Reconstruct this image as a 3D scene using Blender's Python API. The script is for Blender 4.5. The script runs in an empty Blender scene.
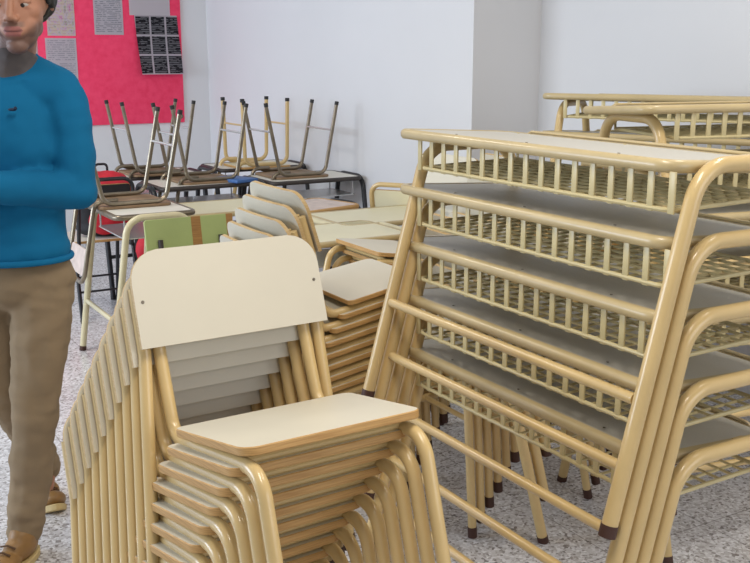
import bpy, bmesh, math, random
from mathutils import Vector, Matrix, noise
random.seed(4)
sc = bpy.context.scene
COL = sc.collection
PI = math.pi
A0 = math.radians(30.55)                       # the room's axes are turned against the view
SX = Vector((math.cos(A0), math.sin(A0), 0)); LX = Vector((-math.sin(A0), math.cos(A0), 0))
def SL(s, l, z=0.0): return SX*s + LX*l + Vector((0, 0, z))

# ------------------------------------------------------------------ materials
def srgb(r, g, b):
    f = lambda c: (c/255/12.92) if c/255 <= .04045 else ((c/255+.055)/1.055)**2.4
    return (f(r), f(g), f(b), 1)
def mat(name, col, rough=.5, metal=0, var=.0, scale=6.0, bump=0.0, bscale=200, coat=0.0, spec=.5, col2=None):
    m = bpy.data.materials.new(name); m.use_nodes = True
    nt = m.node_tree; b = nt.nodes['Principled BSDF']
    b.inputs['Roughness'].default_value = rough; b.inputs['Metallic'].default_value = metal
    b.inputs['Coat Weight'].default_value = coat; b.inputs['Coat Roughness'].default_value = .12
    b.inputs['Specular IOR Level'].default_value = spec
    tc = nt.nodes.new('ShaderNodeTexCoord')
    n = nt.nodes.new('ShaderNodeTexNoise'); n.inputs['Scale'].default_value = scale; n.inputs['Detail'].default_value = 5
    nt.links.new(tc.outputs['Object'], n.inputs['Vector'])
    mx = nt.nodes.new('ShaderNodeMix'); mx.data_type = 'RGBA'
    c2 = col2 or tuple(c*(1-var) for c in col[:3])+(1,)
    mx.inputs[6].default_value = col; mx.inputs[7].default_value = c2
    rp = nt.nodes.new('ShaderNodeMapRange'); rp.inputs[1].default_value = .35; rp.inputs[2].default_value = .7
    nt.links.new(n.outputs['Fac'], rp.inputs[0]); nt.links.new(rp.outputs[0], mx.inputs[0])
    nt.links.new(mx.outputs[2], b.inputs['Base Color'])
    if bump:
        n2 = nt.nodes.new('ShaderNodeTexNoise'); n2.inputs['Scale'].default_value = bscale
        nt.links.new(tc.outputs['Object'], n2.inputs['Vector'])
        bp = nt.nodes.new('ShaderNodeBump'); bp.inputs['Strength'].default_value = bump; bp.inputs['Distance'].default_value = .002
        nt.links.new(n2.outputs['Fac'], bp.inputs['Height']); nt.links.new(bp.outputs['Normal'], b.inputs['Normal'])
    return m
def wood(name, c1, c2):
    m = mat(name, c1, .55, col2=c2, scale=4)
    nt = m.node_tree
    n = [x for x in nt.nodes if x.type == 'TEX_NOISE'][0]; tc = [x for x in nt.nodes if x.type == 'TEX_COORD'][0]
    mp = nt.nodes.new('ShaderNodeMapping'); mp.inputs['Scale'].default_value = (3, 3, 90)
    nt.links.new(tc.outputs['Object'], mp.inputs['Vector']); nt.links.new(mp.outputs['Vector'], n.inputs['Vector'])
    return m
M = {}
M['cream'] = mat('cream_enamel', srgb(214, 184, 127), .3, var=.1, scale=9, coat=.35)
M['paleframe'] = mat('pale_cream_enamel', srgb(214, 202, 164), .35, var=.12, scale=12, coat=.2)
M['cap'] = mat('brown_rubber', srgb(70, 42, 32), .6)
M['blackcap'] = mat('black_rubber', srgb(34, 32, 32), .6)
M['lam'] = mat('laminate', srgb(213, 205, 186), .42, var=.05, scale=5)
M['lamgrey'] = mat('grey_laminate', srgb(192, 188, 178), .42, var=.07, scale=260)
M['lamwhite'] = mat('white_laminate', srgb(226, 222, 210), .4, var=.05, scale=5)
M['lamcream'] = mat('cream_laminate', srgb(226, 218, 184), .4, var=.05, scale=5)
M['ply'] = wood('plywood_edge', srgb(200, 158, 98), srgb(172, 128, 72))
M['edgepale'] = wood('pale_board_edge', srgb(206, 178, 130), srgb(184, 150, 98))
M['barcream'] = mat('cream_wire', srgb(206, 190, 142), .35, var=.1, scale=12)
M['trim'] = mat('tan_edge_trim', srgb(196, 175, 130), .34, var=.1, scale=12, coat=.2)
M['trimdark'] = mat('dark_edge_trim', srgb(60, 52, 48), .5)
M['chrome'] = mat('worn_chrome', srgb(150, 138, 120), .3, metal=.75, var=.35, scale=14)
M['dullmetal'] = mat('dull_brown_metal', srgb(140, 128, 110), .33, metal=.7, var=.3, scale=14)
M['bright'] = mat('bright_bar', srgb(205, 205, 205), .25, metal=.5)
M['black'] = mat('black_enamel', srgb(38, 38, 42), .4, var=.2)
M['brownseat'] = wood('brown_seat_board', srgb(150, 122, 92), srgb(116, 92, 66))
M['green'] = mat('green_laminate', srgb(168, 182, 116), .45, var=.1, scale=9)
M['pinkpanel'] = mat('worn_pale_panel', srgb(214, 196, 186), .5, var=.25, scale=20)
M['tape'] = wood('brown_tape', srgb(172, 126, 66), srgb(140, 98, 50))
M['screw'] = mat('screw_metal', srgb(120, 110, 95), .35, metal=.8)
M['wall'] = mat('wall_paint', srgb(222, 221, 222), .7, var=.03, scale=1.2, bump=.12, bscale=60)
M['pink'] = mat('pink_felt', srgb(252, 74, 112), .9, col2=srgb(244, 58, 98), scale=22, bump=.3, bscale=300)
M['skin'] = mat('skin', srgb(178, 126, 100), .5, var=.1, scale=18)
M['stubble'] = mat('stubbled_skin', srgb(150, 112, 94), .6, var=.2, scale=200)
M['lip'] = mat('lip', srgb(158, 98, 90), .5)
def lip_line(m):
    nt = m.node_tree; b = nt.nodes['Principled BSDF']; src = b.inputs['Base Color'].links[0].from_socket
    a = nt.nodes.new('ShaderNodeAttribute'); a.attribute_name = 'mouth'
    x = nt.nodes.new('ShaderNodeMix'); x.data_type = 'RGBA'; x.inputs[7].default_value = srgb(82, 40, 38)
    nt.links.new(a.outputs['Fac'], x.inputs[0]); nt.links.new(src, x.inputs[6]); nt.links.new(x.outputs[2], b.inputs['Base Color'])
lip_line(M['lip'])
M['eyewhite'] = mat('eye', srgb(176, 166, 158), .35)  # eye white greyed: shade on the eyes is put into its colour
M['mouth'] = mat('mouth_line', srgb(92, 44, 42), .6)
M['iris'] = mat('dark_iris', srgb(40, 28, 22), .2)
M['hair'] = mat('black_hair', srgb(24, 20, 18), .55, bump=.6, bscale=150)
M['sweater'] = mat('blue_knit', srgb(16, 106, 150), .85, var=.12, scale=5, bump=.4, bscale=500, spec=.2)
M['collar'] = mat('grey_shirt', srgb(92, 84, 82), .8)
M['chino'] = mat('khaki_cotton', srgb(148, 128, 102), .85, var=.12, scale=6, bump=.3, bscale=600, spec=.2)
M['shoe'] = mat('tan_leather', srgb(150, 112, 64), .5, var=.2, scale=20)
M['sole'] = mat('pale_rubber_sole', srgb(196, 172, 120), .6)
M['lace'] = mat('brown_lace', srgb(88, 62, 40), .8)
M['red'] = mat('red_nylon', srgb(206, 34, 52), .7, var=.2, scale=10)
M['blacknylon'] = mat('black_nylon', srgb(36, 36, 40), .8, var=.2, scale=10)
M['blue'] = mat('blue_folder', srgb(64, 104, 164), .5)
M['paper'] = mat('paper', srgb(232, 228, 232), .8)
M['logo'] = mat('dark_stitching', srgb(24, 40, 66), .8)

def face_mat():
    m = mat('face_skin', srgb(176, 124, 98), .55, var=.1, scale=18); nt = m.node_tree; b = nt.nodes['Principled BSDF']
    lk = b.inputs['Base Color'].links[0]; src = lk.from_socket
    a = nt.nodes.new('ShaderNodeAttribute'); a.attribute_name = 'beard_shade'
    x = nt.nodes.new('ShaderNodeMix'); x.data_type = 'RGBA'; x.inputs[7].default_value = srgb(116, 86, 74)  # stubble tint, made darker to carry shade on the lower face too
    nt.links.new(a.outputs['Fac'], x.inputs[0]); nt.links.new(src, x.inputs[6]); nt.links.new(x.outputs[2], b.inputs['Base Color'])
    return m
M['face'] = face_mat()
def floor_mat():
    m = bpy.data.materials.new('terrazzo'); m.use_nodes = True; nt = m.node_tree; b = nt.nodes['Principled BSDF']
    tc = nt.nodes.new('ShaderNodeTexCoord')
    v = nt.nodes.new('ShaderNodeTexVoronoi'); v.inputs['Scale'].default_value = 120
    nt.links.new(tc.outputs['Object'], v.inputs['Vector'])
    sp = nt.nodes.new('ShaderNodeSeparateColor'); nt.links.new(v.outputs['Color'], sp.inputs[0])
    r = nt.nodes.new('ShaderNodeValToRGB'); e = r.color_ramp.elements
    e[0].position = 0; e[0].color = srgb(140, 134, 132)
    e[1].position = 1; e[1].color = srgb(244, 243, 245)
    for p, c in ((.16, srgb(186, 181, 180)), (.4, srgb(210, 207, 208)), (.75, srgb(224, 222, 225))):
        x = e.new(p); x.color = c
    nt.links.new(sp.outputs[0], r.inputs[0])
    n = nt.nodes.new('ShaderNodeTexNoise'); n.inputs['Scale'].default_value = 2.2; n.inputs['Detail'].default_value = 4
    nt.links.new(tc.outputs['Object'], n.inputs['Vector'])
    mp = nt.nodes.new('ShaderNodeMapRange'); mp.inputs[1].default_value = .3; mp.inputs[2].default_value = .7; mp.inputs[3].default_value = .86; mp.inputs[4].default_value = 1.05
    nt.links.new(n.outputs['Fac'], mp.inputs[0])
    mx = nt.nodes.new('ShaderNodeMix'); mx.data_type = 'RGBA'; mx.blend_type = 'MULTIPLY'; mx.inputs[0].default_value = 1
    nt.links.new(r.outputs[0], mx.inputs[6]); nt.links.new(mp.outputs[0], mx.inputs[7])
    # tile joints every 40 cm
    br = nt.nodes.new('ShaderNodeTexBrick'); br.offset = 0; br.inputs['Scale'].default_value = 1
    br.inputs['Brick Width'].default_value = .4; br.inputs['Row Height'].default_value = .4; br.inputs['Mortar Size'].default_value = .0025
    br.inputs['Color1'].default_value = (1, 1, 1, 1); br.inputs['Color2'].default_value = (.96, .96, .96, 1); br.inputs['Mortar'].default_value = (.6, .58, .57, 1)
    nt.links.new(tc.outputs['Object'], br.inputs['Vector'])
    m2 = nt.nodes.new('ShaderNodeMix'); m2.data_type = 'RGBA'; m2.blend_type = 'MULTIPLY'; m2.inputs[0].default_value = 1
    nt.links.new(mx.outputs[2], m2.inputs[6]); nt.links.new(br.outputs['Color'], m2.inputs[7])
    nt.links.new(m2.outputs[2], b.inputs['Base Color']); b.inputs['Roughness'].default_value = .2; b.inputs['Specular IOR Level'].default_value = .7
    return m
M['floor'] = floor_mat()

def print_mat(name, bg, ink, rows, cols, lines, colourful=None, panel=None):
    """a printed sheet: blocks of fine text lines (generated from the sheet's own coordinates)"""
    m = bpy.data.materials.new(name); m.use_nodes = True; nt = m.node_tree; b = nt.nodes['Principled BSDF']
    b.inputs['Roughness'].default_value = .8
    tc = nt.nodes.new('ShaderNodeTexCoord'); out = None
    sep = nt.nodes.new('ShaderNodeSeparateXYZ'); nt.links.new(tc.outputs['Generated'], sep.inputs[0])
    def math_(op, a, c, d=None):
        n = nt.nodes.new('ShaderNodeMath'); n.operation = op
        for i, x in enumerate((a, c, d)):
            if x is None: continue
            if isinstance(x, (int, float)): n.inputs[i].default_value = x
            else: nt.links.new(x, n.inputs[i])
        return n.outputs[0]
    zl = math_('FRACT', math_('MULTIPLY', sep.outputs['Z'], lines), 0)
    line = math_('GREATER_THAN', zl, .55)
    nz = nt.nodes.new('ShaderNodeTexNoise'); nz.inputs['Scale'].default_value = 1
    mp = nt.nodes.new('ShaderNodeMapping'); mp.inputs['Scale'].default_value = (9, 9, lines*1.0)
    nt.links.new(tc.outputs['Generated'], mp.inputs[0]); nt.links.new(mp.outputs[0], nz.inputs['Vector'])
    words = math_('GREATER_THAN', nz.outputs['Fac'], .46)
    txt = math_('MULTIPLY', line, words)
    xf = math_('FRACT', math_('MULTIPLY', sep.outputs['X'], cols), 0); zf = math_('FRACT', math_('MULTIPLY', sep.outputs['Z'], rows), 0)
    inx = math_('LESS_THAN', math_('ABSOLUTE', math_('SUBTRACT', xf, .5), 0), .44)
    inz = math_('LESS_THAN', math_('ABSOLUTE', math_('SUBTRACT', zf, .5), 0), .45)
    blk = math_('MULTIPLY', inx, inz)
    mx = nt.nodes.new('ShaderNodeMix'); mx.data_type = 'RGBA'
    if panel:
        p1 = nt.nodes.new('ShaderNodeMix'); p1.data_type = 'RGBA'; p1.inputs[6].default_value = panel; p1.inputs[7].default_value = ink
        nt.links.new(txt, p1.inputs[0])
        mx.inputs[6].default_value = bg; nt.links.new(p1.outputs[2], mx.inputs[7]); nt.links.new(blk, mx.inputs[0])
    else:
        mx.inputs[6].default_value = bg; mx.inputs[7].default_value = ink
        nt.links.new(math_('MULTIPLY', txt, blk), mx.inputs[0])
    res = mx.outputs[2]
    if colourful:
        n2 = nt.nodes.new('ShaderNodeTexNoise'); n2.inputs['Scale'].default_value = 5; n2.inputs['Detail'].default_value = 3
        nt.links.new(tc.outputs['Generated'], n2.inputs['Vector'])
        r = nt.nodes.new('ShaderNodeValToRGB'); e = r.color_ramp.elements
        e[0].position = .3; e[0].color = colourful[0]; e[1].position = .72; e[1].color = colourful[-1]
        for i, c in enumerate(colourful[1:-1]): x = e.new(.42+.09*i); x.color = c
        nt.links.new(n2.outputs['Fac'], r.inputs[0])
        m3 = nt.nodes.new('ShaderNodeMix'); m3.data_type = 'RGBA'; m3.inputs[0].default_value = .75
        nt.links.new(res, m3.inputs[6]); nt.links.new(r.outputs[0], m3.inputs[7]); res = m3.outputs[2]
    nt.links.new(res, b.inputs['Base Color'])
    return m
M['textsheet'] = print_mat('typed_sheet', srgb(226, 222, 228), srgb(170, 168, 178), 1, 1, 26)
M['textsheet2'] = print_mat('typed_sheet_pale', srgb(232, 226, 232), srgb(196, 190, 200), 2, 1, 22)
M['darkprint'] = print_mat('dark_printed_page', srgb(214, 208, 214), srgb(150, 148, 154), 3.02, 3.02, 34, panel=srgb(40, 38, 44))
M['colourprint'] = print_mat('coloured_drawing', srgb(226, 214, 226), srgb(180, 120, 160), 2, 2, 14,
    colourful=[srgb(240, 160, 196), srgb(244, 226, 240), srgb(246, 236, 200), srgb(244, 232, 246), srgb(190, 204, 130), srgb(226, 170, 222)])

# ------------------------------------------------------------------ mesh helpers
def obj(name, bm, m, parent=None, smooth=35):
    me = bpy.data.meshes.new(name); bm.normal_update(); bm.to_mesh(me); bm.free()
    for x in (m if isinstance(m, (list, tuple)) else [m]): me.materials.append(x)
    if smooth:
        me.shade_smooth()
        try: me.set_sharp_from_angle(angle=math.radians(smooth))
        except Exception: pass
    o = bpy.data.objects.new(name, me); COL.objects.link(o)
    if parent: o.parent = parent
    return o
def tag(o, label=None, cat=None, group=None, kind=None):
    if label: o['label'] = label
    if cat: o['category'] = cat
    if group: o['group'] = group
    if kind: o['kind'] = kind
    return o
def thing(name, label=None, cat=None, loc=(0, 0, 0), rz=0, group=None):
    o = bpy.data.objects.new(name, None); COL.objects.link(o); o.empty_display_size = .05
    o.location = loc; o.rotation_euler = (0, 0, rz)
    return tag(o, label, cat, group)
def dup(o, parent=None):
    c = o.copy(); COL.objects.link(c)
    if parent: c.parent = parent
    for ch in list(o.children): dup(ch, c)
    return c
def fillet(pts, r, n=6):
    pts = [Vector(p) for p in pts]; out = [pts[0]]
    rr = r if isinstance(r, (list, tuple)) else [r]*(len(pts)-2)
    for i in range(1, len(pts)-1):
        a, b, c = pts[i-1], pts[i], pts[i+1]; R = rr[i-1]
        u = (a-b).normalized(); v = (c-b).normalized(); ang = u.angle(v)
        if R <= 0 or abs(ang-PI) < .02: out.append(b); continue
        t = min(R/math.tan(ang/2), (a-b).length*.49 if i > 1 else (a-b).length*.95, (c-b).length*.49 if i < len(pts)-2 else (c-b).length*.95)
        Rr = t*math.tan(ang/2); cen = b+(u+v).normalized()*(Rr/math.sin(ang/2))
        p0 = b+u*t; p1 = b+v*t; d0 = p0-cen; d1 = p1-cen; th = d0.angle(d1); ax = d0.cross(d1).normalized()
        for k in range(n+1): out.append(cen+Matrix.Rotation(th*k/n, 3, ax)@d0)
    out.append(pts[-1]); return out
def tube(bm, pts, r, seg=12, mi=0, closed=False):
    pts = [Vector(p) for p in pts]; n = len(pts)
    t = [((pts[(i+1) % n]-pts[i-1]) if closed else (pts[min(i+1, n-1)]-pts[max(i-1, 0)])).normalized() for i in range(n)]
    up = t[0].orthogonal().normalized(); rings = []
    for i in range(n):
        if i: up = (t[i-1].rotation_difference(t[i])@up)
        up = (up-t[i]*up.dot(t[i])).normalized(); sd = t[i].cross(up)
        rings.append([bm.verts.new(pts[i]+(up*math.cos(2*PI*k/seg)+sd*math.sin(2*PI*k/seg))*r) for k in range(seg)])
    for i in range(n if closed else n-1):
        a, b = rings[i], rings[(i+1) % n]
        for k in range(seg):
            bm.faces.new((a[k], a[(k+1) % seg], b[(k+1) % seg], b[k])).material_index = mi
    if not closed:
        bm.faces.new(list(reversed(rings[0]))).material_index = mi; bm.faces.new(rings[-1]).material_index = mi
    return bm
def box(bm, c, s, mi=0, mx=None, bev=0):
    r = bmesh.ops.create_cube(bm, size=1); vs = r['verts']
    for v in vs: v.co = Vector((v.co.x*s[0], v.co.y*s[1], v.co.z*s[2]))
    if bev:
        es = list({e for v in vs for e in v.link_edges})
        rb = bmesh.ops.bevel(bm, geom=es, offset=bev, segments=2, affect='EDGES', profile=.5); vs = list({v for f in rb['faces'] for v in f.verts}|{v for v in vs if v.is_valid})
    fs = {f for v in vs for f in v.link_faces}
    for v in vs: v.co = (mx@v.co if mx else v.co)+Vector(c)
    for f in fs: f.material_index = mi
    return bm
def rrect(w0, w1, d, r, n=6):
    """rounded outline; width w0 at y=0, w1 at y=d; r = radii of (front-left, front-right, back-right, back-left)"""
    c = [(-w0/2, 0), (w0/2, 0), (w1/2, d), (-w1/2, d)]; out = []
    for i in range(4):
        a, b, cc = Vector(c[i-1]), Vector(c[i]), Vector(c[(i+1) % 4])
        q = fillet([(a.x, a.y, 0), (b.x, b.y, 0), (cc.x, cc.y, 0)], [r[i]], n)
        # keep the corner arc only
        out += [(p.x, p.y) for p in q[1:-1]]
    return out
def slab(bm, outline, t, mtop=0, medge=1, bev=.002, xf=None, mbot=None):
    """outline in xy extruded t downward, its edge chamfered"""
    ring = lambda sc_, z: [(p[0], p[1], z) for p in sc_]
    def inset(o, d):
        n = len(o); res = []
        for i in range(n):
            a, b, c = Vector(o[i-1]), Vector(o[i]), Vector(o[(i+1) % n])
            e1 = (b-a); e2 = (c-b)
            nn = Vector((-(e1.y+e2.y), e1.x+e2.x))
            if nn.length < 1e-9: nn = Vector((0, 1))
            nn.normalize(); res.append((b.x+nn.x*d, b.y+nn.y*d))
        return res
    R = [ring(inset(outline, bev), 0), ring(outline, -bev), ring(outline, -t+bev), ring(inset(outline, bev), -t)]
    V = [[bm.verts.new((xf@Vector(p)) if xf else p) for p in r] for r in R]; n = len(outline)
    for a, b in zip(V, V[1:]):
        for k in range(n): bm.faces.new((a[k], b[k], b[(k+1) % n], a[(k+1) % n])).material_index = medge
    bm.faces.new(V[0]).material_index = mtop; bm.faces.new(list(reversed(V[-1]))).material_index = mtop if mbot is None else mbot
    return bm
def disc(bm, c, nrm, r, h, mi=0, seg=14):
    nrm = Vector(nrm).normalized(); tube(bm, [Vector(c)-nrm*h/2, Vector(c)+nrm*h/2], r, seg, mi); return bm
def B(): return bmesh.new()

# ------------------------------------------------------------------ school chair that stacks (cream tube, laminate seat and back)
SEATZ, G, TR, LEAN = .416, 1.09, .0136, .054
obj_ = obj
def make_stack_chair(gap=0.0):
    root = thing('school_chair')
    R0 = Matrix.Translation((0, 0, SEATZ))@Matrix.Rotation(LEAN, 4, 'X')@Matrix.Translation((0, 0, -SEATZ))
    def obj(name, bm, m, parent=None, smooth=35):
        bm.transform(R0); return obj_(name, bm, m, parent, smooth)
    tilt, bt = .186, .326
    F = Matrix.Translation((0, 0, SEATZ))@Matrix.Rotation(-tilt, 4, 'X')
    bm = B(); slab(bm, rrect(.336*G, .362*G, .276*G, (.032*G, .026*G, .02*G, .02*G), 8), .0160, 0, 1, .002, F)
    obj('seat', bm, [M['lam'], M['ply']], root)
    bm = B(); w, h, t = .386*G, .18*G, .0115
    U = Vector((0, math.sin(bt), math.cos(bt))); N = Vector((0, math.cos(bt), -math.sin(bt)))
    o = Vector((0, .378*G, SEATZ+.067*G+gap))
    cols = 25
    def topz(x):
        R = .06*G; e = w/2-abs(x)
        return h if e >= R else h-R+math.sqrt(max(R*R-(R-e)**2, 0))
    fr, bk = [], []
    for i in range(cols):
        x = -w/2+w*(.5-.5*math.cos(PI*i/(cols-1)))
        cv = -.008*(x/(w/2))**2
        p0 = o+Vector((x, 0, 0))+N*cv; p1 = o+Vector((x, 0, 0))+U*max(topz(x), .02)+N*cv
        fr.append((bm.verts.new(p0), bm.verts.new(p1))); bk.append((bm.verts.new(p0+N*t), bm.verts.new(p1+N*t)))
    for i in range(cols-1):
        bm.faces.new((fr[i][0], fr[i+1][0], fr[i+1][1], fr[i][1])).material_index = 0
        bm.faces.new((bk[i][1], bk[i+1][1], bk[i+1][0], bk[i][0])).material_index = 0
        bm.faces.new((fr[i][1], fr[i+1][1], bk[i+1][1], bk[i][1])).material_index = 1
        bm.faces.new((bk[i][0], bk[i+1][0], fr[i+1][0], fr[i][0])).material_index = 1
    bm.faces.new((fr[0][0], fr[0][1], bk[0][1], bk[0][0])).material_index = 1
    bm.faces.new((bk[-1][0], bk[-1][1], fr[-1][1], fr[-1][0])).material_index = 1
    br = obj('backrest', bm, [M['lam'], M['edgepale']], root)
    for sgn in (-1, 1):
        c = o+Vector((sgn*.178*G, 0, 0))+U*.085*G-N*.0062
        bm = B(); disc(bm, c, N, .0036, .003); disc(bm, c-N*.0018, N, .0014, .002)
        obj('screw', bm, M['screw'], br)
    for sgn in (-1, 1):
        x = sgn*.1515*G
        base = o+N*(t+TR)
        up = base+U*.115*G; lo = base-U*.01
        pts = [(x, up.y, up.z), (x, lo.y, lo.z), (x, .338*G, SEATZ-.0965*G), (x, -.022*G, SEATZ-.0325*G), (x, -.022*G-.11, .019)]
        path = fillet(pts, [.06, .05, .055], 8)
        bm = B(); tube(bm, path, TR, 12); ff = obj('front_frame', bm, M['cream'], root)
        d = (path[-1]-path[-2]).normalized()
        bm = B(); tube(bm, [path[-1]-d*.024, path[-1]+d*.0005, path[-1]+d*.011], TR+.0012, 12); obj('foot_cap', bm, M['cap'], ff)
        x = sgn*.193*G-sgn*TR
        pts = [(x, up.y-.004, up.z), (x, lo.y-.002, lo.z), (-.252, .285, -.004) if sgn < 0 and not gap else ((.212, .318, -.006) if not gap else (x, .337*G, -.0075))]
        path = fillet(pts, [.15], 6)
        bm = B(); tube(bm, path, TR, 12); rl = obj('rear_leg', bm, M['cream'], root)
        d = (path[-1]-path[-2]).normalized()
        bm = B(); tube(bm, [path[-1]-d*.024, path[-1]+d*.0005, path[-1]+d*.011], TR+.0012, 12); obj('foot_cap', bm, M['cap'], rl)
    bm = B(); tube(bm, [(-.15*G, .30*G, SEATZ-.088*G), (.15*G, .30*G, SEATZ-.088*G)], .0085, 10); obj('crossbar', bm, M['cream'], root)
    bm = B(); tube(bm, [(-.152*G, .045, SEATZ-.0385*G), (.152*G, .045, SEATZ-.0385*G)], .0075, 10); obj('front_rail', bm, M['cream'], root)
    return root
CHP = {}
ORD = ['topmost', 'second', 'third', 'fourth', 'fifth', 'sixth', 'seventh', 'eighth', 'ninth', 'tenth', 'eleventh']
def ordinal(i, n):
    if i == 0: return 'topmost'
    if i == n-1: return 'bottom'
    return ORD[i]+' from top'
def chair_stack(x, y, rz, n, where, group, gap=0.0, DY=.030, DZ=.045, lat=0.0, rot=0.0, lean=.0):
    """x, y: ground point under the seat front of the TOP chair; each lower chair sits a little further back"""
    back = Vector((-math.sin(rz), math.cos(rz), 0)); side = Vector((math.cos(rz), math.sin(rz), 0))
    for i in range(n):
        if gap not in CHP: c = CHP[gap] = make_stack_chair(gap)
        else: c = dup(CHP[gap])
        a = rot*i; piv = .2*G
        p = Vector((x, y, 0))+back*(DY*i+piv*(1-math.cos(a)))+side*(lat*i+piv*math.sin(a))
        tx = -lean*(n-1-i); Rm = Matrix.Rotation(rz+a, 3, 'Z')@Matrix.Rotation(tx, 3, 'X')
        c.location = Vector((p.x, p.y, DZ*(n-1-i)+SEATZ))-Rm@Vector((0, 0, SEATZ)); c.rotation_euler = (tx, 0, rz+a)
        tag(c, 'cream school chair, %s in the %s' % (ordinal(i, n), where), 'chair', group)

# ------------------------------------------------------------------ two-seat school desk with wire basket
DH, DW, DD = .696, .90, .37
def arch_path(y, h=DH, d=DD, r=.016, splay=.125):
    # an inverted U seen along y: legs splayed front and back
    fx = d/2+splay; tx = d/2-.055
    return fillet([(-fx, y, .012), (-tx+.0, y, h-r+.006), (tx, y, h-r+.006), (fx, y, .012)], [.085, .085], 10)
def make_desk(W=DW, frame='cream', top='lamgrey', trim='trim', basket=True, cap='cap', name='school_desk', D=DD, DH=DH, splay=.125, ext=0.0, slope=0.0, r=.016):
    root = thing(name); SLP = Matrix.Translation((-D/2, 0, DH))@Matrix.Rotation(slope, 4, 'Y')@Matrix.Translation((D/2, 0, -DH))
    bm = B()
    o = [(p[0]-0, p[1]) for p in rrect(D-.036, D-.036, W+ext-.036, (.032,)*4, 6)]
    o = [(x, y-(W+ext-.036)/2) for x, y in o]
    slab(bm, o, .014, 0, 0, .001, SLP@Matrix.Translation((0, ext/2, DH)))
    tp = obj('tabletop', bm, M[top], root)
    # rounded metal edge all round
    bm = B()
    o2 = rrect(D-.020, D-.020, W+ext-.020, (.042,)*4, 8); o2 = [(x, y-(W+ext-.020)/2+ext/2) for x, y in o2]
    prof = [(-.010, .0015), (.002, .002), (.008, -.002), (.0105, -.009), (.0095, -.017), (.005, -.0225), (-.004, -.0235), (-.010, -.0215)]
    n = len(o2); rings = []
    for i in range(n):
        a, b, c = Vector(o2[i-1]), Vector(o2[i]), Vector(o2[(i+1) % n]); e = (c-a)
        nn = Vector((e.y, -e.x)).normalized()
        rings.append([bm.verts.new((b.x+nn.x*u, b.y+nn.y*u, DH+z)) for u, z in prof])
    for i in range(n):
        a, b = rings[i], rings[(i+1) % n]
        for k in range(len(prof)): bm.faces.new((a[k], b[k], b[(k+1) % len(prof)], a[(k+1) % len(prof)]))
    bm.transform(SLP); bmesh.ops.recalc_face_normals(bm, faces=bm.faces)
    obj('edge_trim', bm, M[trim], tp, 50)
    # raised stop along the far edge
    if basket:
        bm = B(); tube(bm, fillet([(D/2-.014, -W/2+.05, DH-.004), (D/2-.014, -W/2+.07, DH+.006), (D/2-.014, W/2-.07, DH+.006), (D/2-.014, W/2-.05, DH-.004)], [.01, .01], 3), .004, 8); bm.transform(SLP)
        obj('pencil_stop', bm, M[trim], tp)
        for yy in (-W*.3, W*.02, W*.32):
            bm = B(); disc(bm, (-D/2+.045, yy, DH+.0006), (0, 0, 1), .003, .0012); bm.transform(SLP); obj('screw', bm, M['screw'], tp)
    for sgn in (-1, 1):
        low = ext > 0 and sgn > 0
        y = W/2-.02 if low else sgn*(W/2+r+.004)
        path = arch_path(y, DH-(.031 if low else 0), D, r, splay)
        bm = B(); tube(bm, path, r, 14)
        for xx in (-D/2+.11, D/2-.11):           # welded lugs that carry the top
            box(bm, (xx, y-(0 if low else sgn*.018), DH-(.0215 if low else .013)), (.03, .036, .006))
        sf = obj('side_frame', bm, M[frame], root)
        for e0, e1 in ((0, 1), (-1, -2)):
            d = (path[e0]-path[e1]).normalized()
            bm = B(); tube(bm, [path[e0]-d*.012, path[e0]+d*.012], r+.0012, 14); obj('foot_cap', bm, M[cap], sf)
    # stretcher between the front legs, ends flattened
    zs = .255; q = arch_path(0, DH, D, r, splay)
    f = q[0].lerp(q[1], (zs-.012)/(q[1].z-.012))
    bm = B(); tube(bm, [(f.x, -W/2-.004, zs), (f.x, W/2-(.034 if ext else -.004), zs)], .0115, 12); obj('stretcher', bm, M[frame], root)
    if basket:
        zb = DH-.092; x0, x1 = -D/2+.012, D/2-.045; y0, y1 = -W/2+.004, W/2-.012-(.04 if ext else 0)
        bm = B(); w = .0032
        tube(bm, fillet([(x1, y0, zb+.006), (x0+.01, y0, zb), (x0, y0+.02, zb), (x0, y1-.02, zb), (x0+.01, y1, zb), (x1, y1, zb+.006)], .012, 3), .0048, 8)
        tube(bm, [(x1, y0, zb+.006), (x1, y1, zb+.006)], .0048, 8)
        nl = 8
        for i in range(1, nl): tube(bm, [(x0+(x1-x0)*i/nl, y0, zb+.003), (x0+(x1-x0)*i/nl, y1, zb+.003)], w, 6)
        ns = 22
        for i in range(1, ns): tube(bm, [(x0, y0+(y1-y0)*i/ns, zb-.002), (x1, y0+(y1-y0)*i/ns, zb+.004)], w, 6)
        for yy in (y0, 0, y1):                    # hangers at the open side
            tube(bm, [(x1, yy, zb+.006), (x1, yy, DH-.016)], .004, 6)
        bk = obj('basket', bm, M['barcream'], root)
        nb = 17
        for i in range(nb):
            yy = y0+(y1-y0)*i/(nb-1)
            bm = B(); box(bm, (x0-.001, yy, (DH-.022+zb)/2-.002), (.0045, .0155, DH-.022-zb+.008), bev=.0012)
            obj('basket_bar', bm, M['barcream'], bk)
    else:
        bm = B(); o3 = rrect(D-.10, D-.10, W-.06, (.02,)*4, 4); o3 = [(x, y-(W-.06)/2) for x, y in o3]
        slab(bm, o3, .006, 0, 0, .001, Matrix.Translation((0, 0, DH-.11)))
        for sx in (-1, 1):
            for sy in (-1, 1): tube(bm, [(sx*(D/2-.06), sy*(W/2-.05), DH-.112), (sx*(D/2-.06), sy*(W/2-.05), DH-.014)], .004, 6)
        obj('shelf', bm, M['bright'], root)
    return root
protos = {}
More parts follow.
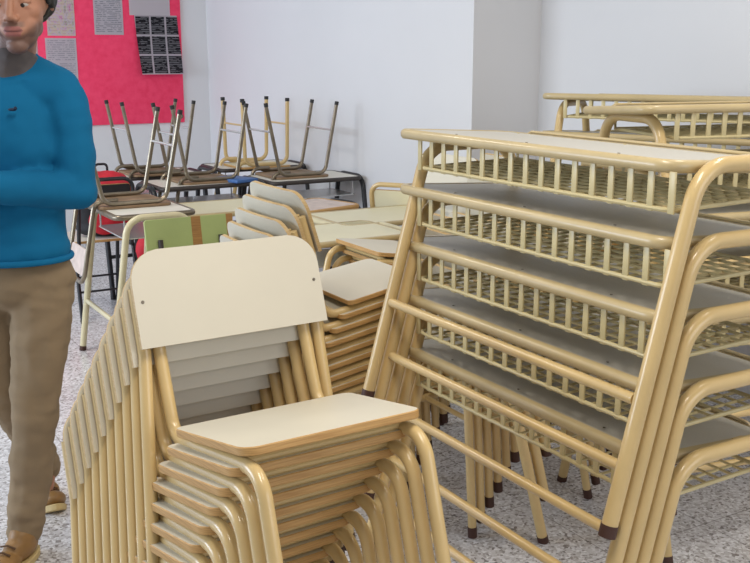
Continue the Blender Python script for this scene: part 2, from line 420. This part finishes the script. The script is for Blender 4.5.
def desk(key, loc, rz, label, group=None, **kw):
    if key not in protos: d = protos[key] = make_desk(**kw)
    else: d = dup(protos[key])
    d.location = loc; d.rotation_euler = (0, 0, rz)
    for k in ('label', 'category', 'group'):
        if k in d: del d[k]
    return tag(d, label, 'desk', group)

# ------------------------------------------------------------------ tube-loop chair (trapezoid side loops)
def make_loop_chair(frame='chrome', seat='brownseat', back='brownseat', spread=.075, cap='blackcap', bar='bright', r=.011, edge=None, stubs=False, tape=False, backmat2=None):
    root = thing('loop_chair'); H = .44
    bm = B(); o = rrect(.37, .35, .36, (.04,)*4, 6); o = [(x, y-.18) for x, y in o]
    slab(bm, o, .014, 0, 1, .003, Matrix.Translation((0, 0, H+.014)))
    obj('seat', bm, [M[seat], M[edge or seat]], root)
    for sgn in (-1, 1):
        x = sgn*.165
        path = fillet([(x, -.15-spread, .012), (x, -.15, H-r), (x, .15, H-r), (x, .15+spread, .012)], [.055, .055], 7)
        bm = B(); tube(bm, path, r, 10); lp = obj('side_loop', bm, M[frame], root)
        for e0, e1 in ((0, 1), (-1, -2)):
            d = (path[e0]-path[e1]).normalized()
            bm = B(); tube(bm, [path[e0]-d*.010, path[e0]+d*.012], r+.0015, 10); obj('foot_cap', bm, M[cap], lp)
    for sg in (-1, 1):
        y = sg*(.15+spread*(1-.17/(H-.02)))
        bm = B(); tube(bm, [(-.165, y, .17), (.165, y, .17)], .0065, 8); obj('crossbar', bm, M[bar], root)
    if stubs:
        for sgn in (-1, 1):
            bm = B(); tube(bm, fillet([(sgn*.135, .0, H-2*r-.002), (sgn*.135, .185, H-2*r-.002), (sgn*.135, .229, .705)], [.05], 6), r, 10); obj('back_upright', bm, M[frame], root)
        X = Matrix.Translation((0, .222, .622))@Matrix.Rotation(math.radians(80), 4, 'X')
        bm = B(); o = rrect(.39, .39, .17, (.012,)*4, 3); slab(bm, o, .012, 0, 0, .002, X)
        p = obj('backrest', bm, M[back], root)
        if tape:
            for xx, ww in ((.03, .042), (.183, .03)):
                bm = B(); q = X@Matrix.Translation((xx, .083, -.006)); box(bm, (0, 0, 0), (ww, .174, .0135), 0, None); bm.transform(q)
                obj('tape_strip', bm, M['tape'], p)
    else:
        bm = B(); w = .15
        tube(bm, fillet([(-w, .08, H-2*r-.002), (-w, .19, H-2*r-.002), (-w, .265, .80), (w, .265, .80), (w, .19, H-2*r-.002), (w, .08, H-2*r-.002)], [.05, .06, .06, .05], 7), r, 10)
        obj('back_frame', bm, M[frame], root)
        a = math.atan2(.265-.19, .80-.418)
        X = Matrix.Translation((0, .226, .645))@Matrix.Rotation(PI/2-a, 4, 'X')
        bm = B(); o = rrect(.275, .275, .13, (.02,)*4, 4); slab(bm, o, .010, 0, 1, .002, X)
        obj('backrest', bm, [M[back], M[edge or back]], root)
    return root
lp = {}
def loop_chair(key, loc, rz, label, flip=False, group=None, **kw):
    if key not in lp: c = lp[key] = make_loop_chair(**kw)
    else: c = dup(lp[key])
    if 'group' in c: del c['group']
    c.location = Vector(loc)+(Vector((0, 0, .4545)) if flip else Vector((0, 0, 0)))
    c.rotation_euler = (PI if flip else 0, 0, rz)
    return tag(c, label, 'chair', group)

# ------------------------------------------------------------------ the setting
LW, S2W, SRW, LP = 7.96, 3.10, 3.54, 4.265        # board wall, back wall, right wall, pillar edge
def sbox(name, s0, s1, l0, l1, z0, z1, m, off=None):
    bm = B(); c = Vector(((s0+s1)/2, (l0+l1)/2, (z0+z1)/2)); box(bm, c, (s1-s0, l1-l0, z1-z0))
    o = obj(name, bm, m, None, 0); o.rotation_euler = (0, 0, A0); tag(o, kind='structure'); return o
sbox('floor', -4.6, 4.2, -2.4, 8.2, -.1, 0, M['floor'])
sbox('wall_left', -4.6, 3.7, LW, LW+.15, 0, 3.1, M['wall'])
sbox('wall_back', S2W, S2W+.6, LP, LW, 0, 3.1, M['wall'])
sbox('wall_right', SRW, SRW+.16, -2.4, LP, 0, 3.1, M['wall'])

# notice board on the left wall and the sheets pinned to it
def on_wall(x, z): return SL(x, LW, z)
def ray_wall(px, py):                              # where a sight line meets the board wall (gives the place on the wall)
    f, h = 1000., 226.5; p = math.atan(h/f); u, v = px-375, py-281.5
    d = Vector((u, f*math.cos(p)-v*math.sin(p), -f*math.sin(p)-v*math.cos(p)))
    t = LW/(d.dot(LX)); q = d*t; return q.dot(SX), 1.46+q.z
sR, zB = ray_wall(184, 122)
sL, _ = ray_wall(37, 40)
bd = thing('notice_board', 'red-pink felt notice board fixed on the white wall behind the man', 'notice board', SL((sL+sR)/2, LW-.001, zB), A0)
W_ = sR-sL; H_ = 1.15
bm = B(); box(bm, (0, -.011, H_/2), (W_, .020, H_), bev=.003); pn = obj('panel', bm, M['pink'], bd)
bm = B(); disc(bm, (W_/2-.035, -.0225, .05), (0, 1, 0), .022, .006); obj('fixing_disc', bm, M['screw'], pn)
def sheet(px0, px1, py0, py1, m, label, name='paper_sheet', curl=0.0, dep=.024, tilt=0.0):
    s0, zt = ray_wall(px0, py0); s1, zb = ray_wall(px1, py1); s1b, _ = ray_wall(px1, py0)
    w, h = s1-s0, zt-zb
    bm = B(); n = 12; g = []
    for i in range(n+1):
        v = i/n; row = []
        for j in range(5):
            u = j/4; row.append(bm.verts.new(((u-.5)*w+tilt*(1-v)*h, -curl*(1-v)**2-.004*math.sin(PI*u)*v, v*h)))
        g.append(row)
    for i in range(n):
        for j in range(4): bm.faces.new((g[i][j], g[i][j+1], g[i+1][j+1], g[i+1][j]))
    r = bmesh.ops.solidify(bm, geom=bm.faces[:], thickness=.0008)
    o = obj(name, bm, m, None, 60); o.location = SL((s0+s1)/2, LW-dep, zb); o.rotation_euler = (0, 0, A0)
    return tag(o, label, 'paper', 'sheets on the notice board')
sheet(44, 75, -6, 36, M['colourprint'], 'coloured drawing sheet pinned on the board above the plain sheet, next to the man')
sheet(44, 78, 38, 84, M['textsheet2'], 'plain pale sheet pinned under the coloured drawing, half behind the blue shoulder')
sheet(91, 123, -14, 35, M['textsheet'], 'typed white sheet alone in the middle of the pink board')
sheet(127, 169, -12, 16, M['paper'], 'blank white sheet top above the dark printed page', dep=.026)
sheet(133, 178, 15, 74, M['darkprint'], 'page of black printed panels with its lower edge curling off the pink board', curl=.05, dep=.028, tilt=.06)
sheet(22, 37.5, 20, 66, M['paper'], 'white sheet on the wall edge right behind the cheek of the man', dep=.010)

# ------------------------------------------------------------------ main desk stack (five nested desks)
s0, l0 = 1.378+DD/2+.004, 2.189-DW/2-.002
DSTEP = .1441
for k in range(5):
    i = 4-k
    desk('main', SL(s0, l0, k*DSTEP), A0, 'cream two-seat school desk with wire basket, %s in the tall front stack' % ordinal(i, 5), 'desks in the front stack', ext=.06, slope=.055)
# stack behind it, end arch towards us
E_S = math.radians(109)
for k in range(5):
    desk('main', (1.165, 3.12, k*.157), E_S, 'cream two-seat desk, %s in the right-hand rear stack, arched end facing out' % ordinal(4-k, 5), 'desks in the rear right stack')
for k in range(5):
    desk('main', (1.20, 4.04, k*.153), math.radians(58), 'cream two-seat desk, %s in the rearmost stack by the right wall' % ordinal(4-k, 5), 'desks in the rearmost stack')

# ------------------------------------------------------------------ chair stacks
chair_stack(-.0635, 1.664, .568, 10, 'front stack nearest the viewer', 'chairs in the front stack', 0.0, .0262, .0447, -.0098, .005, .006)
R90 = A0+PI/2
def facing_s(s_front_top, l_mid, n, where, group):
    p = SL(s_front_top, l_mid); chair_stack(p.x, p.y, R90, n, where, group, .046, lean=.004)
facing_s(1.41+.41, 2.73+.21, 8, 'sideways stack behind the front chairs', 'chairs in the sideways stack')
facing_s(2.25, 2.29+.21, 6, 'low stack behind the far desk end', 'chairs in the low stack behind the desks')
facing_s(2.80, 2.75+.21, 9, 'tall stack hidden behind the desks', 'chairs in the hidden tall stack')
p = SL(1.894, 3.19+.21); chair_stack(p.x+.02, p.y-.02, R90+PI, 8, 'left-facing stack beside the pale tables', 'chairs in the left-facing stack', .046)

# ------------------------------------------------------------------ far tables and the chairs put up on them
def tbl(key, x, y, rz, label, **kw): return desk(key, (x, y, 0), rz, label, **kw)
one = dict(W=.50, frame='paleframe', top='lamwhite', trim='dullmetal', basket=False, cap='cap', D=.40, DH=.75, splay=.05)
blk = dict(W=.62, frame='black', top='lamwhite', trim='trimdark', basket=False, cap='blackcap', D=.42, DH=.73, splay=.07)
crm = dict(W=.62, frame='paleframe', top='lamcream', trim='trim', basket=False, cap='cap', D=.44)
tbl('one', -1.128, 4.765, A0, 'single desk with worn cream legs carrying an upturned chair behind the man', **one)
tbl('blk', -1.46, 6.36, A0+PI/2, 'black-framed white table holding the upturned chair nearest the notice board', **blk)
tbl('blk', -1.04, 5.92, A0+PI/2+.0, 'black-framed white table under the middle upturned chair', **blk)
tbl('blk', -.44, 6.18, A0+PI/2, 'black-framed table with upturned dark-legged chair beside the bare back wall', **blk)
tbl('blk', -.84, 6.86, A0+PI/2, 'black-framed table under the upturned cream chair near the back wall corner', **blk)
tbl('crm', -.80, 5.14, A0+PI/2, 'pale cream table without a chair on it, behind the green chair back', **crm)
tbl('crm', .02, 4.86, A0+PI/2, 'pale table standing closest to the back wall, left of the desk stack', **crm)
tbl('crm', -.20, 4.36, A0+PI/2, 'pale cream table right behind the sideways chair stack', **crm)
tbl('ply', -.33, 5.20, A0+PI/2+.25, 'small brown-edged table between the pale tables', W=.40, frame='black', top='pinkpanel', trim='ply', basket=False, cap='blackcap', D=.36)

ch = dict(frame='chrome', seat='brownseat', back='pinkpanel', spread=.09)
loop_chair('chrome', (-1.225, 4.87, .75), A0-PI/2, 'upturned chrome chair with hanging back on the single desk beside the man', True, 'upturned chairs', **ch)
loop_chair('dull', (-1.405, 6.33, .73), A0-PI/2, 'upturned metal chair farthest left, in front of the pink board', True, 'upturned chairs', frame='dullmetal', seat='brownseat', back='brownseat')
loop_chair('dull', (-1.03, 5.95, .73), A0-PI/2, 'upturned metal chair in the middle, at the right edge of the pink board', True, 'upturned chairs')
loop_chair('dark', (-.52, 6.20, .73), A0-PI/2, 'upturned dark-legged chair rightmost against the bare wall', True, 'upturned chairs', frame='dullmetal', seat='brownseat', back='brownseat', cap='blackcap', spread=.085)
loop_chair('cream', (-.80, 6.75, .73), A0-PI/2, 'upturned cream-legged chair behind the dark-legged one', True, 'upturned chairs', frame='cream', seat='lamcream', back='lamcream', edge='ply', spread=.01, bar='cream', r=.013)
loop_chair('creamup', (.22, 5.42, 0), A0+2.2, 'cream chair standing upright at the back wall with its back showing over a table', False, None, frame='cream', seat='lamcream', back='lamcream', edge='ply', spread=.02, bar='cream', r=.013)
loop_chair('green', (-.665, 3.99, -.0), A0, 'chair with a light green back patched with brown tape, behind the front stack', False, None, frame='trimdark', seat='green', back='green', stubs=True, tape=True, bar='black')
loop_chair('black', (-1.60, 5.66, 0), A0+PI, 'black-framed chair with a pale seat holding the red backpack', False, None, frame='black', seat='lamwhite', back='black', edge='ply', bar='black')

# ------------------------------------------------------------------ voxel-blended soft shapes
def blob(bm, c, r, rot=None, mi=0):
    q = bmesh.ops.create_icosphere(bm, subdivisions=3, radius=1)['verts']
    r = (r, r, r) if isinstance(r, (int, float)) else r
    for v in q:
        p = Vector((v.co.x*r[0], v.co.y*r[1], v.co.z*r[2])); v.co = (rot@p if rot else p)+Vector(c)
def limb(bm, pts):
    """pts: (x, y, z, radius) joints; a tapering chain of overlapping balls"""
    for a, b in zip(pts, pts[1:]):
        pa, pb = Vector(a[:3]), Vector(b[:3]); n = max(2, int((pb-pa).length/(min(a[3], b[3])*.35)))
        for k in range(n+1):
            t = k/n; r = a[3]+(b[3]-a[3])*t; q = bmesh.ops.create_icosphere(bm, subdivisions=2, radius=r)['verts']
            for v in q: v.co += pa.lerp(pb, t)
def fuse(bm, voxel, smooth=6, fac=.5):
    me = bpy.data.meshes.new('tmp'); bm.to_mesh(me); bm.free()
    o = bpy.data.objects.new('tmp', me); COL.objects.link(o)
    m = o.modifiers.new('r', 'REMESH'); m.mode = 'VOXEL'; m.voxel_size = voxel
    if smooth: s = o.modifiers.new('s', 'SMOOTH'); s.iterations = smooth; s.factor = fac
    dg = bpy.context.evaluated_depsgraph_get(); ev = o.evaluated_get(dg)
    out = bmesh.new(); out.from_mesh(ev.to_mesh()); ev.to_mesh_clear()
    bpy.data.objects.remove(o); bpy.data.meshes.remove(me)
    return out
def cut(bm, co, no):
    bmesh.ops.bisect_plane(bm, geom=bm.verts[:]+bm.edges[:]+bm.faces[:], plane_co=co, plane_no=no, clear_outer=True)
    es = [e for e in bm.edges if e.is_boundary]
    if es: bmesh.ops.holes_fill(bm, edges=es)
def wrinkle(bm, amp, fx, fy, fz, seed=0):
    bm.normal_update()
    for v in bm.verts:
        p = v.co; v.co = p+v.normal*amp*noise.noise(Vector((p.x*fx+seed, p.y*fy, p.z*fz)))

# ------------------------------------------------------------------ the man
PX, PY = -1.02, 2.72
HEADP = Vector((.045, .02, 1.47)); HX = .091
HR = Matrix.Translation(HEADP)@Matrix.Rotation(math.radians(4), 4, 'Z')@Matrix.Rotation(math.radians(7), 4, 'X')@Matrix.Translation(-HEADP)
def hp(x, y, z): return HR@Vector((x+HX, y, z))
bm = B()
HB = B()
Q = lambda x, y, z: (HX+x, y, z)
blob(HB, Q(0, .015, 1.640), (.078, .100, .105)); blob(HB, Q(0, -.030, 1.575), (.062, .066, .088))
blob(HB, Q(0, -.040, 1.530), (.050, .052, .052)); blob(HB, Q(0, -.070, 1.494), (.028, .028, .022))
blob(HB, Q(0, -.060, 1.665), (.058, .036, .045))
for sg in (-1, 1):
    blob(HB, Q(sg*.036, -.047, 1.582), (.028, .034, .030))
    blob(HB, Q(sg*.029, -.058, 1.545), (.025, .030, .034))
    blob(HB, Q(sg*.030, -.084, 1.626), (.026, .014, .008))
    blob(HB, Q(sg*.036, .0, 1.535), (.014, .042, .026))
    blob(HB, Q(sg*.074, .028, 1.597), (.007, .016, .026)); blob(HB, Q(sg*.077, .032, 1.608), (.005, .016, .014))
    limb(HB, [Q(sg*.012, -.100, 1.5665)+(.0075,), Q(sg*.013, -.108, 1.5645)+(.0078,)])
    blob(HB, Q(sg*.030, -.0765, 1.6065), (.0195, .0145, .0070)); blob(HB, Q(sg*.030, -.0745, 1.5930), (.018, .0135, .0050))
limb(HB, [Q(0, -.084, 1.622)+(.0085,), Q(0, -.103, 1.592)+(.0095,), Q(0, -.116, 1.571)+(.0115,)])
blob(HB, Q(0, -.084, 1.536), (.034, .020, .026))
for sg in (-1, 0, 1):
    blob(HB, Q(sg*.012, -.0985+abs(sg)*.003, 1.5405-abs(sg)*.001), (.013, .0065, .0042)); blob(HB, Q(sg*.010, -.0985+abs(sg)*.002, 1.5275), (.013, .0075, .0055))
HB.transform(HR)
limb(HB, [(.04, .035, 1.40, .058), (.066, .03, 1.51, .051)])
# body under the clothes
limb(HB, [(.0, .03, 1.34, .06), (.0, .03, 1.2, .08), (.0, .03, .95, .09)]); blob(HB, (0, .03, 1.2), (.13, .08, .16)); blob(HB, (0, .03, .9), (.13, .085, .1))
ARM_L = [(.18, .035, 1.34, .044), (.205, .01, 1.10, .042), (.0, -.215, 1.135, .028)]
ARM_R = [(-.18, .035, 1.34, .044), (-.235, .0, 1.10, .042), (-.08, -.225, 1.13, .028)]
limb(HB, [(.0, .03, 1.33, .05)]+ARM_L); limb(HB, [(.0, .03, 1.33, .05)]+ARM_R)
LEG_L = [(.082, .03, .86, .075), (.048, -.015, .47, .05), (-.018, .01, .085, .036)]
LEG_R = [(-.085, .04, .86, .075), (-.075, .12, .47, .05), (-.085, .43, .13, .036)]
limb(HB, LEG_L+[(-.032, -.09, .04, .024), (-.040, -.12, .036, .02)]); limb(HB, LEG_R+[(-.075, .38, .06, .026), (-.07, .34, .04, .022)])
def hand(bm, wrist, fwd, up, side, thumb):
    w = Vector(wrist); f = Vector(fwd).normalized(); u = Vector(up).normalized(); s = Vector(side).normalized()
    for t in (-.026, -.009, .009, .026): limb(bm, [tuple(w+f*.0)+(.017,), tuple(w+f*.075+s*t)+(.0125,)])
    for i, (t, L) in enumerate(zip((-.03, -.010, .010, .029), (.062, .074, .080, .072))):
        a = w+f*.085+s*t; b = a+f*L*.45-u*.008; c = b+f*L*.28-u*L*.28; d = c-u*L*.24-f*.004
        limb(bm, [tuple(a)+(.0095,), tuple(b)+(.0088,), tuple(c)+(.0082,), tuple(d)+(.007,)])
    a = w+f*.02+s*thumb*.025; b = a+f*.035+s*thumb*.03; c = b+f*.03+s*thumb*.006-u*.008; d = c+f*.022-u*.008
    limb(bm, [tuple(a)+(.013,), tuple(b)+(.0115,), tuple(c)+(.0098,), tuple(d)+(.008,)])
hand(HB, (-.012, -.225, 1.136), (-.9, -.25, .05), (-.2, -.9, .3), (0, .1, 1), 1)
hand(HB, (-.07, -.235, 1.125), (.55, -.75, -.05), (-.6, -.7, .2), (0, -.1, 1), 1)
body = fuse(HB, .0032, 8)
for f in body.faces:
    c = HR.inverted()@f.calc_center_median(); x = c.x-HX
    f.material_index = 0
    if abs(x) < .024-abs(c.z-1.5345)*.5 and c.y < -.099+abs(x)*.25 and 1.521 < c.z < 1.5455: f.material_index = 2
man = obj('person', body, [M['face'], M['stubble'], M['lip']], None, 0); man.data.shade_smooth()
at = man.data.attributes.new('beard_shade', 'FLOAT', 'POINT'); HI = HR.inverted()
ss = lambda a, b, v: (lambda t: t*t*(3-2*t))(min(max((v-a)/(b-a), 0), 1))
for k, v in enumerate(man.data.vertices):
    c = HI@v.co; x = abs(c.x-HX)
    low = 1-ss(1.508+max(0, x-.02)*.95, 1.533+max(0, x-.02)*.95, c.z)
    mous = ss(1.541, 1.546, c.z)*(1-ss(1.553, 1.560, c.z))*(1-ss(.022, .034, x))
    at.data[k].value = max(low, mous*.8)*(1-ss(.0, .05, c.y))*ss(1.455, 1.475, c.z)
man.location = (PX, PY, 0)
at2 = man.data.attributes.new('mouth', 'FLOAT', 'POINT')
for k, v in enumerate(man.data.vertices):
    c = HI@v.co; x = c.x-HX
    at2.data[k].value = math.exp(-((c.z-1.5338-x*x*4)/.0021)**2)*(1-ss(.019, .027, abs(x))) if c.y < -.07 else 0
tag(man, 'dark-haired man in a blue sweater and khaki trousers, cropped at the left edge, looking down', 'person')
for sg in (-1, 1):
    bm = B(); blob(bm, hp(sg*.03, -.0765, 1.599), (.0130, .0120, .0095), HR.to_3x3()); e = obj('eye', bm, M['eyewhite'], man)
    bm = B(); blob(bm, hp(sg*.03-.002, -.0868, 1.5970), (.0058, .003, .0058), HR.to_3x3()); obj('iris', bm, M['iris'], e)
    bm = B(); limb(bm, [tuple(hp(sg*.013, -.096, 1.629))+(.0045,), tuple(hp(sg*.034, -.0945, 1.636))+(.005,), tuple(hp(sg*.053, -.080, 1.630))+(.003,)]); obj('eyebrow', fuse(bm, .002, 2), M['hair'], man)
bm = B(); blob(bm, (HX, .028, 1.668), (.086, .104, .092)); blob(bm, (HX, .06, 1.62), (.082, .075, .09))
for sg in (-1, 1):
    blob(bm, (HX+sg*.073, .0, 1.640), (.014, .03, .05)); blob(bm, (HX+sg*.05, -.06, 1.705), (.04, .04, .03)); blob(bm, (HX+sg*.071, .015, 1.645), (.018, .042, .05)); blob(bm, (HX+sg*.074, .03, 1.612), (.013, .03, .032))
bm.transform(HR); hb = fuse(bm, .005, 4); wrinkle(hb, .006, 60, 60, 25)
cut(hb, hp(0, -.09, 1.665), HR.to_3x3()@Vector((0, -1, -.55))); obj('hair', hb, M['hair'], man, 0).data.shade_smooth()
# shirt collar: a band round the neck with two folded points
bm = B(); limb(bm, [(.038, .032, 1.395, .070), (.055, .028, 1.455, .063)]); cb = fuse(bm, .005, 3)
cut(cb, (.04, .03, 1.455), (0, .42, 1)); cut(cb, (.04, .03, 1.385), (0, 0, -1)); obj('shirt_collar', cb, M['collar'], man, 0).data.shade_smooth()
# sweater
bm = B()
blob(bm, (0, .025, 1.24), (.178, .122, .19)); blob(bm, (0, .02, 1.02), (.165, .125, .2)); blob(bm, (.0, .02, .93), (.168, .126, .1))
limb(bm, [(-.165, .035, 1.355, .065), (0.02, .035, 1.39, .07), (.165, .035, 1.355, .065)])
limb(bm, [(.035, .035, 1.425, .070), (.17, .035, 1.365, .060)]); limb(bm, [(.035, .035, 1.425, .070), (-.17, .035, 1.365, .060)])
limb(bm, [(.033, .03, 1.40, .082), (.040, .03, 1.435, .078)])
for A in (ARM_L, ARM_R): limb(bm, [(A[0][0], .035, 1.34, .066), A[1][:3]+(.056,), tuple(Vector(A[1][:3]).lerp(Vector(A[2][:3]), .45))+(.052,), A[2][:3]+(.040,)])
sw = fuse(bm, .008, 5); wrinkle(sw, .009, 6, 6, 11, 3); wrinkle(sw, .003, 22, 22, 30, 9)
cut(sw, (0, 0, .905), (0, 0, -1)); cut(sw, (.04, -.02, 1.415), (.12, -.85, 1))
swo = obj('sweater', sw, M['sweater'], man, 0); swo.data.shade_smooth()
bm = B(); X = Matrix.Translation((.085, -.098, 1.30))
blob(bm, (.080, -.094, 1.322), (.011, .008, .004)); blob(bm, (.088, -.094, 1.325), (.004, .008, .005)); obj('emblem', bm, M['logo'], swo)
bm = B(); limb(bm, [(.168*math.cos(a), .02+.128*math.sin(a), .912, .010) for a in [2*PI*k/40 for k in range(41)]]); obj('hem_band', fuse(bm, .005, 3), M['sweater'], swo, 0).data.shade_smooth()
# trousers
bm = B(); blob(bm, (0, .03, .87), (.165, .118, .12))
limb(bm, [(.082, .03, .84, .092), (.066, .005, .64, .08), (.048, -.015, .46, .066), (.014, .0, .25, .060), (-.018, .008, .085, .056)])
limb(bm, [(-.085, .04, .84, .092), (-.078, .09, .64, .08), (-.075, .12, .46, .067), (-.08, .28, .28, .06), (-.085, .42, .12, .054)])
tr = fuse(bm, .008, 4); wrinkle(tr, .010, 8, 8, 9, 1); wrinkle(tr, .005, 20, 20, 26, 5)
for v in tr.verts:
    k = max(0, 1-abs(v.co.z-.13)/.14)+.7*max(0, 1-abs(v.co.z-.47)/.1)+.5*max(0, 1-abs(v.co.z-.8)/.08)
    v.co += v.normal*.009*k*noise.noise(Vector((v.co.x*9, v.co.y*9, v.co.z*38+v.co.x*14)))
cut(tr, (0, 0, .945), (0, 0, 1)); cut(tr, (0, 0, .045), (0, 0, -1))
obj('trousers', tr, M['chino'], man, 0).data.shade_smooth()
# shoes
for nm, P, rz, pitch in (('a', (-.026, -.06, 0), math.radians(-14), 0), ('b', (-.07, .40, .0), math.radians(25), math.radians(28))):
    bm = B(); blob(bm, (0, .03, .055), (.038, .072, .042)); blob(bm, (0, -.065, .042), (.043, .078, .030)); blob(bm, (0, .045, .080), (.038, .048, .04))
    X = Matrix.Translation(P)@Matrix.Rotation(rz, 4, 'Z')@Matrix.Translation((0, -.1, .0))@Matrix.Rotation(-pitch, 4, 'X')@Matrix.Translation((0, .1, 0))
    sb = fuse(bm, .005, 3); cut(sb, (0, 0, .02), (0, 0, -1)); sb.transform(X); sh = obj('shoe', sb, M['shoe'], man, 0); sh.data.shade_smooth()
    bm = B(); o = [(.045*math.cos(a)*(1 if math.sin(a) < 0 else .9), -.02+.132*math.sin(a)) for a in [2*PI*k/28 for k in range(28)]]
    slab(bm, o, .022, 0, 0, .003, X@Matrix.Translation((0, 0, .0225))); obj('sole', bm, M['sole'], sh)
    bm = B()
    for k in range(4):
        y = -.03-.026*k; z = .088-.009*k; tube(bm, [(X@Vector((-.024, y, z-.008))), (X@Vector((0, y-.004, z+.001))), (X@Vector((.024, y, z-.008)))], .003, 6)
    obj('laces', bm, M['lace'], sh)

# ------------------------------------------------------------------ backpack and folder
bp = thing('backpack', 'red and black backpack sitting on the black-framed chair behind the man', 'backpack', (-1.545, 5.66, .4545), A0)
bm = B(); blob(bm, (0, 0, .17), (.17, .10, .17)); blob(bm, (0, 0, .05), (.165, .10, .055)); blob(bm, (0, 0, .12), (.17, .1, .1)); b_ = fuse(bm, .01, 5); cut(b_, (0, 0, .001), (0, 0, -1)); wrinkle(b_, .012, 12, 12, 12); cut(b_, (0, 0, .002), (0, 0, -1)); obj('body', b_, M['blacknylon'], bp, 0).data.shade_smooth()
bm = B(); blob(bm, (.01, 0, .265), (.165, .115, .10)); b_ = fuse(bm, .009, 3); wrinkle(b_, .016, 14, 14, 14); cut(b_, (0, 0, .24), (0, 0, -1)); obj('top_flap', b_, M['red'], bp, 0).data.shade_smooth()
bm = B(); blob(bm, (0, -.105, .10), (.12, .04, .085)); b_ = fuse(bm, .008, 3); wrinkle(b_, .01, 14, 14, 14); obj('front_pocket', b_, M['red'], bp, 0).data.shade_smooth()
bm = B(); tube(bm, fillet([(-.03, .04, .355), (-.03, .04, .40), (.04, .04, .40), (.04, .04, .355)], [.02, .02], 4), .007, 8); obj('handle', bm, M['blacknylon'], bp)
rb = thing('fabric_bag', 'crumpled red bag standing on the floor behind the single desk', 'bag', (-1.22, 5.50, 0), A0)
bm = B(); blob(bm, (0, 0, .16), (.15, .08, .14)); blob(bm, (0, 0, .4), (.12, .07, .18)); b_ = fuse(bm, .01, 4); wrinkle(b_, .03, 9, 9, 9); cut(b_, (0, 0, .001), (0, 0, -1)); obj('body', b_, M['red'], rb, 0).data.shade_smooth()
bm = B(); tube(bm, fillet([(-.07, 0, .52), (-.06, 0, .64), (.06, 0, .64), (.07, 0, .52)], [.05, .05], 5), .009, 8); obj('strap', bm, M['blacknylon'], rb)
bm = B(); box(bm, (0, 0, .009), (.16, .23, .018), bev=.003); fo = obj('folder', bm, M['blue'], None); fo.location = (-.83, 5.92, .7325); fo.rotation_euler = (0, 0, A0+.3)
tag(fo, 'blue folder lying on the table edge under the middle upturned chair', 'folder')

# ------------------------------------------------------------------ light
def area(name, loc, target, size, power, col, sy=None):
    l = bpy.data.lights.new(name, 'AREA'); l.energy = power; l.color = col; l.shape = 'RECTANGLE'; l.size = size; l.size_y = sy or size
    o = bpy.data.objects.new(name, l); COL.objects.link(o); o.location = loc
    o.rotation_euler = (Vector(target)-Vector(loc)).to_track_quat('-Z', 'Y').to_euler(); return o
# daylight through the windows of the left side, an added front fill, and two rows of ceiling tubes
area('window_daylight', SL(-3.6, 5.2, 1.9), SL(2.5, 5.0, .5), 4.0, 260, (.72, .84, 1.0), 1.7)
area('front_fill', SL(2.3, -2.2, 2.0), SL(.9, 2.4, .7), 2.6, 46, (.93, .96, 1.0), 1.7)  # fill added behind the camera on the right to brighten the front
for s, l, p in ((.6, 1.0, 42), (.2, 4.6, 44), (2.4, 1.4, 26)):
    area('ceiling_lamp', SL(s, l, 3.0), SL(s, l, 0), .35, p, (1.0, .93, .82), 1.25)
w = bpy.data.worlds.new('World'); sc.world = w; w.use_nodes = True
w.node_tree.nodes['Background'].inputs[0].default_value = (.93, .96, 1.0, 1); w.node_tree.nodes['Background'].inputs[1].default_value = .42

# ------------------------------------------------------------------ camera
cd = bpy.data.cameras.new('Camera'); cam = bpy.data.objects.new('Camera', cd); COL.objects.link(cam)
cd.sensor_fit = 'HORIZONTAL'; cd.sensor_width = 36; cd.lens = 36*1000/750; cd.clip_start = .05
cam.location = (0, 0, 1.46); cam.rotation_euler = (PI/2-math.atan(.2265), 0, 0)
sc.camera = cam
sc.view_settings.view_transform = 'Standard'; sc.view_settings.look = 'None'; sc.view_settings.gamma = 1; sc.view_settings.use_curve_mapping = False
sc.view_settings.exposure = -0.22
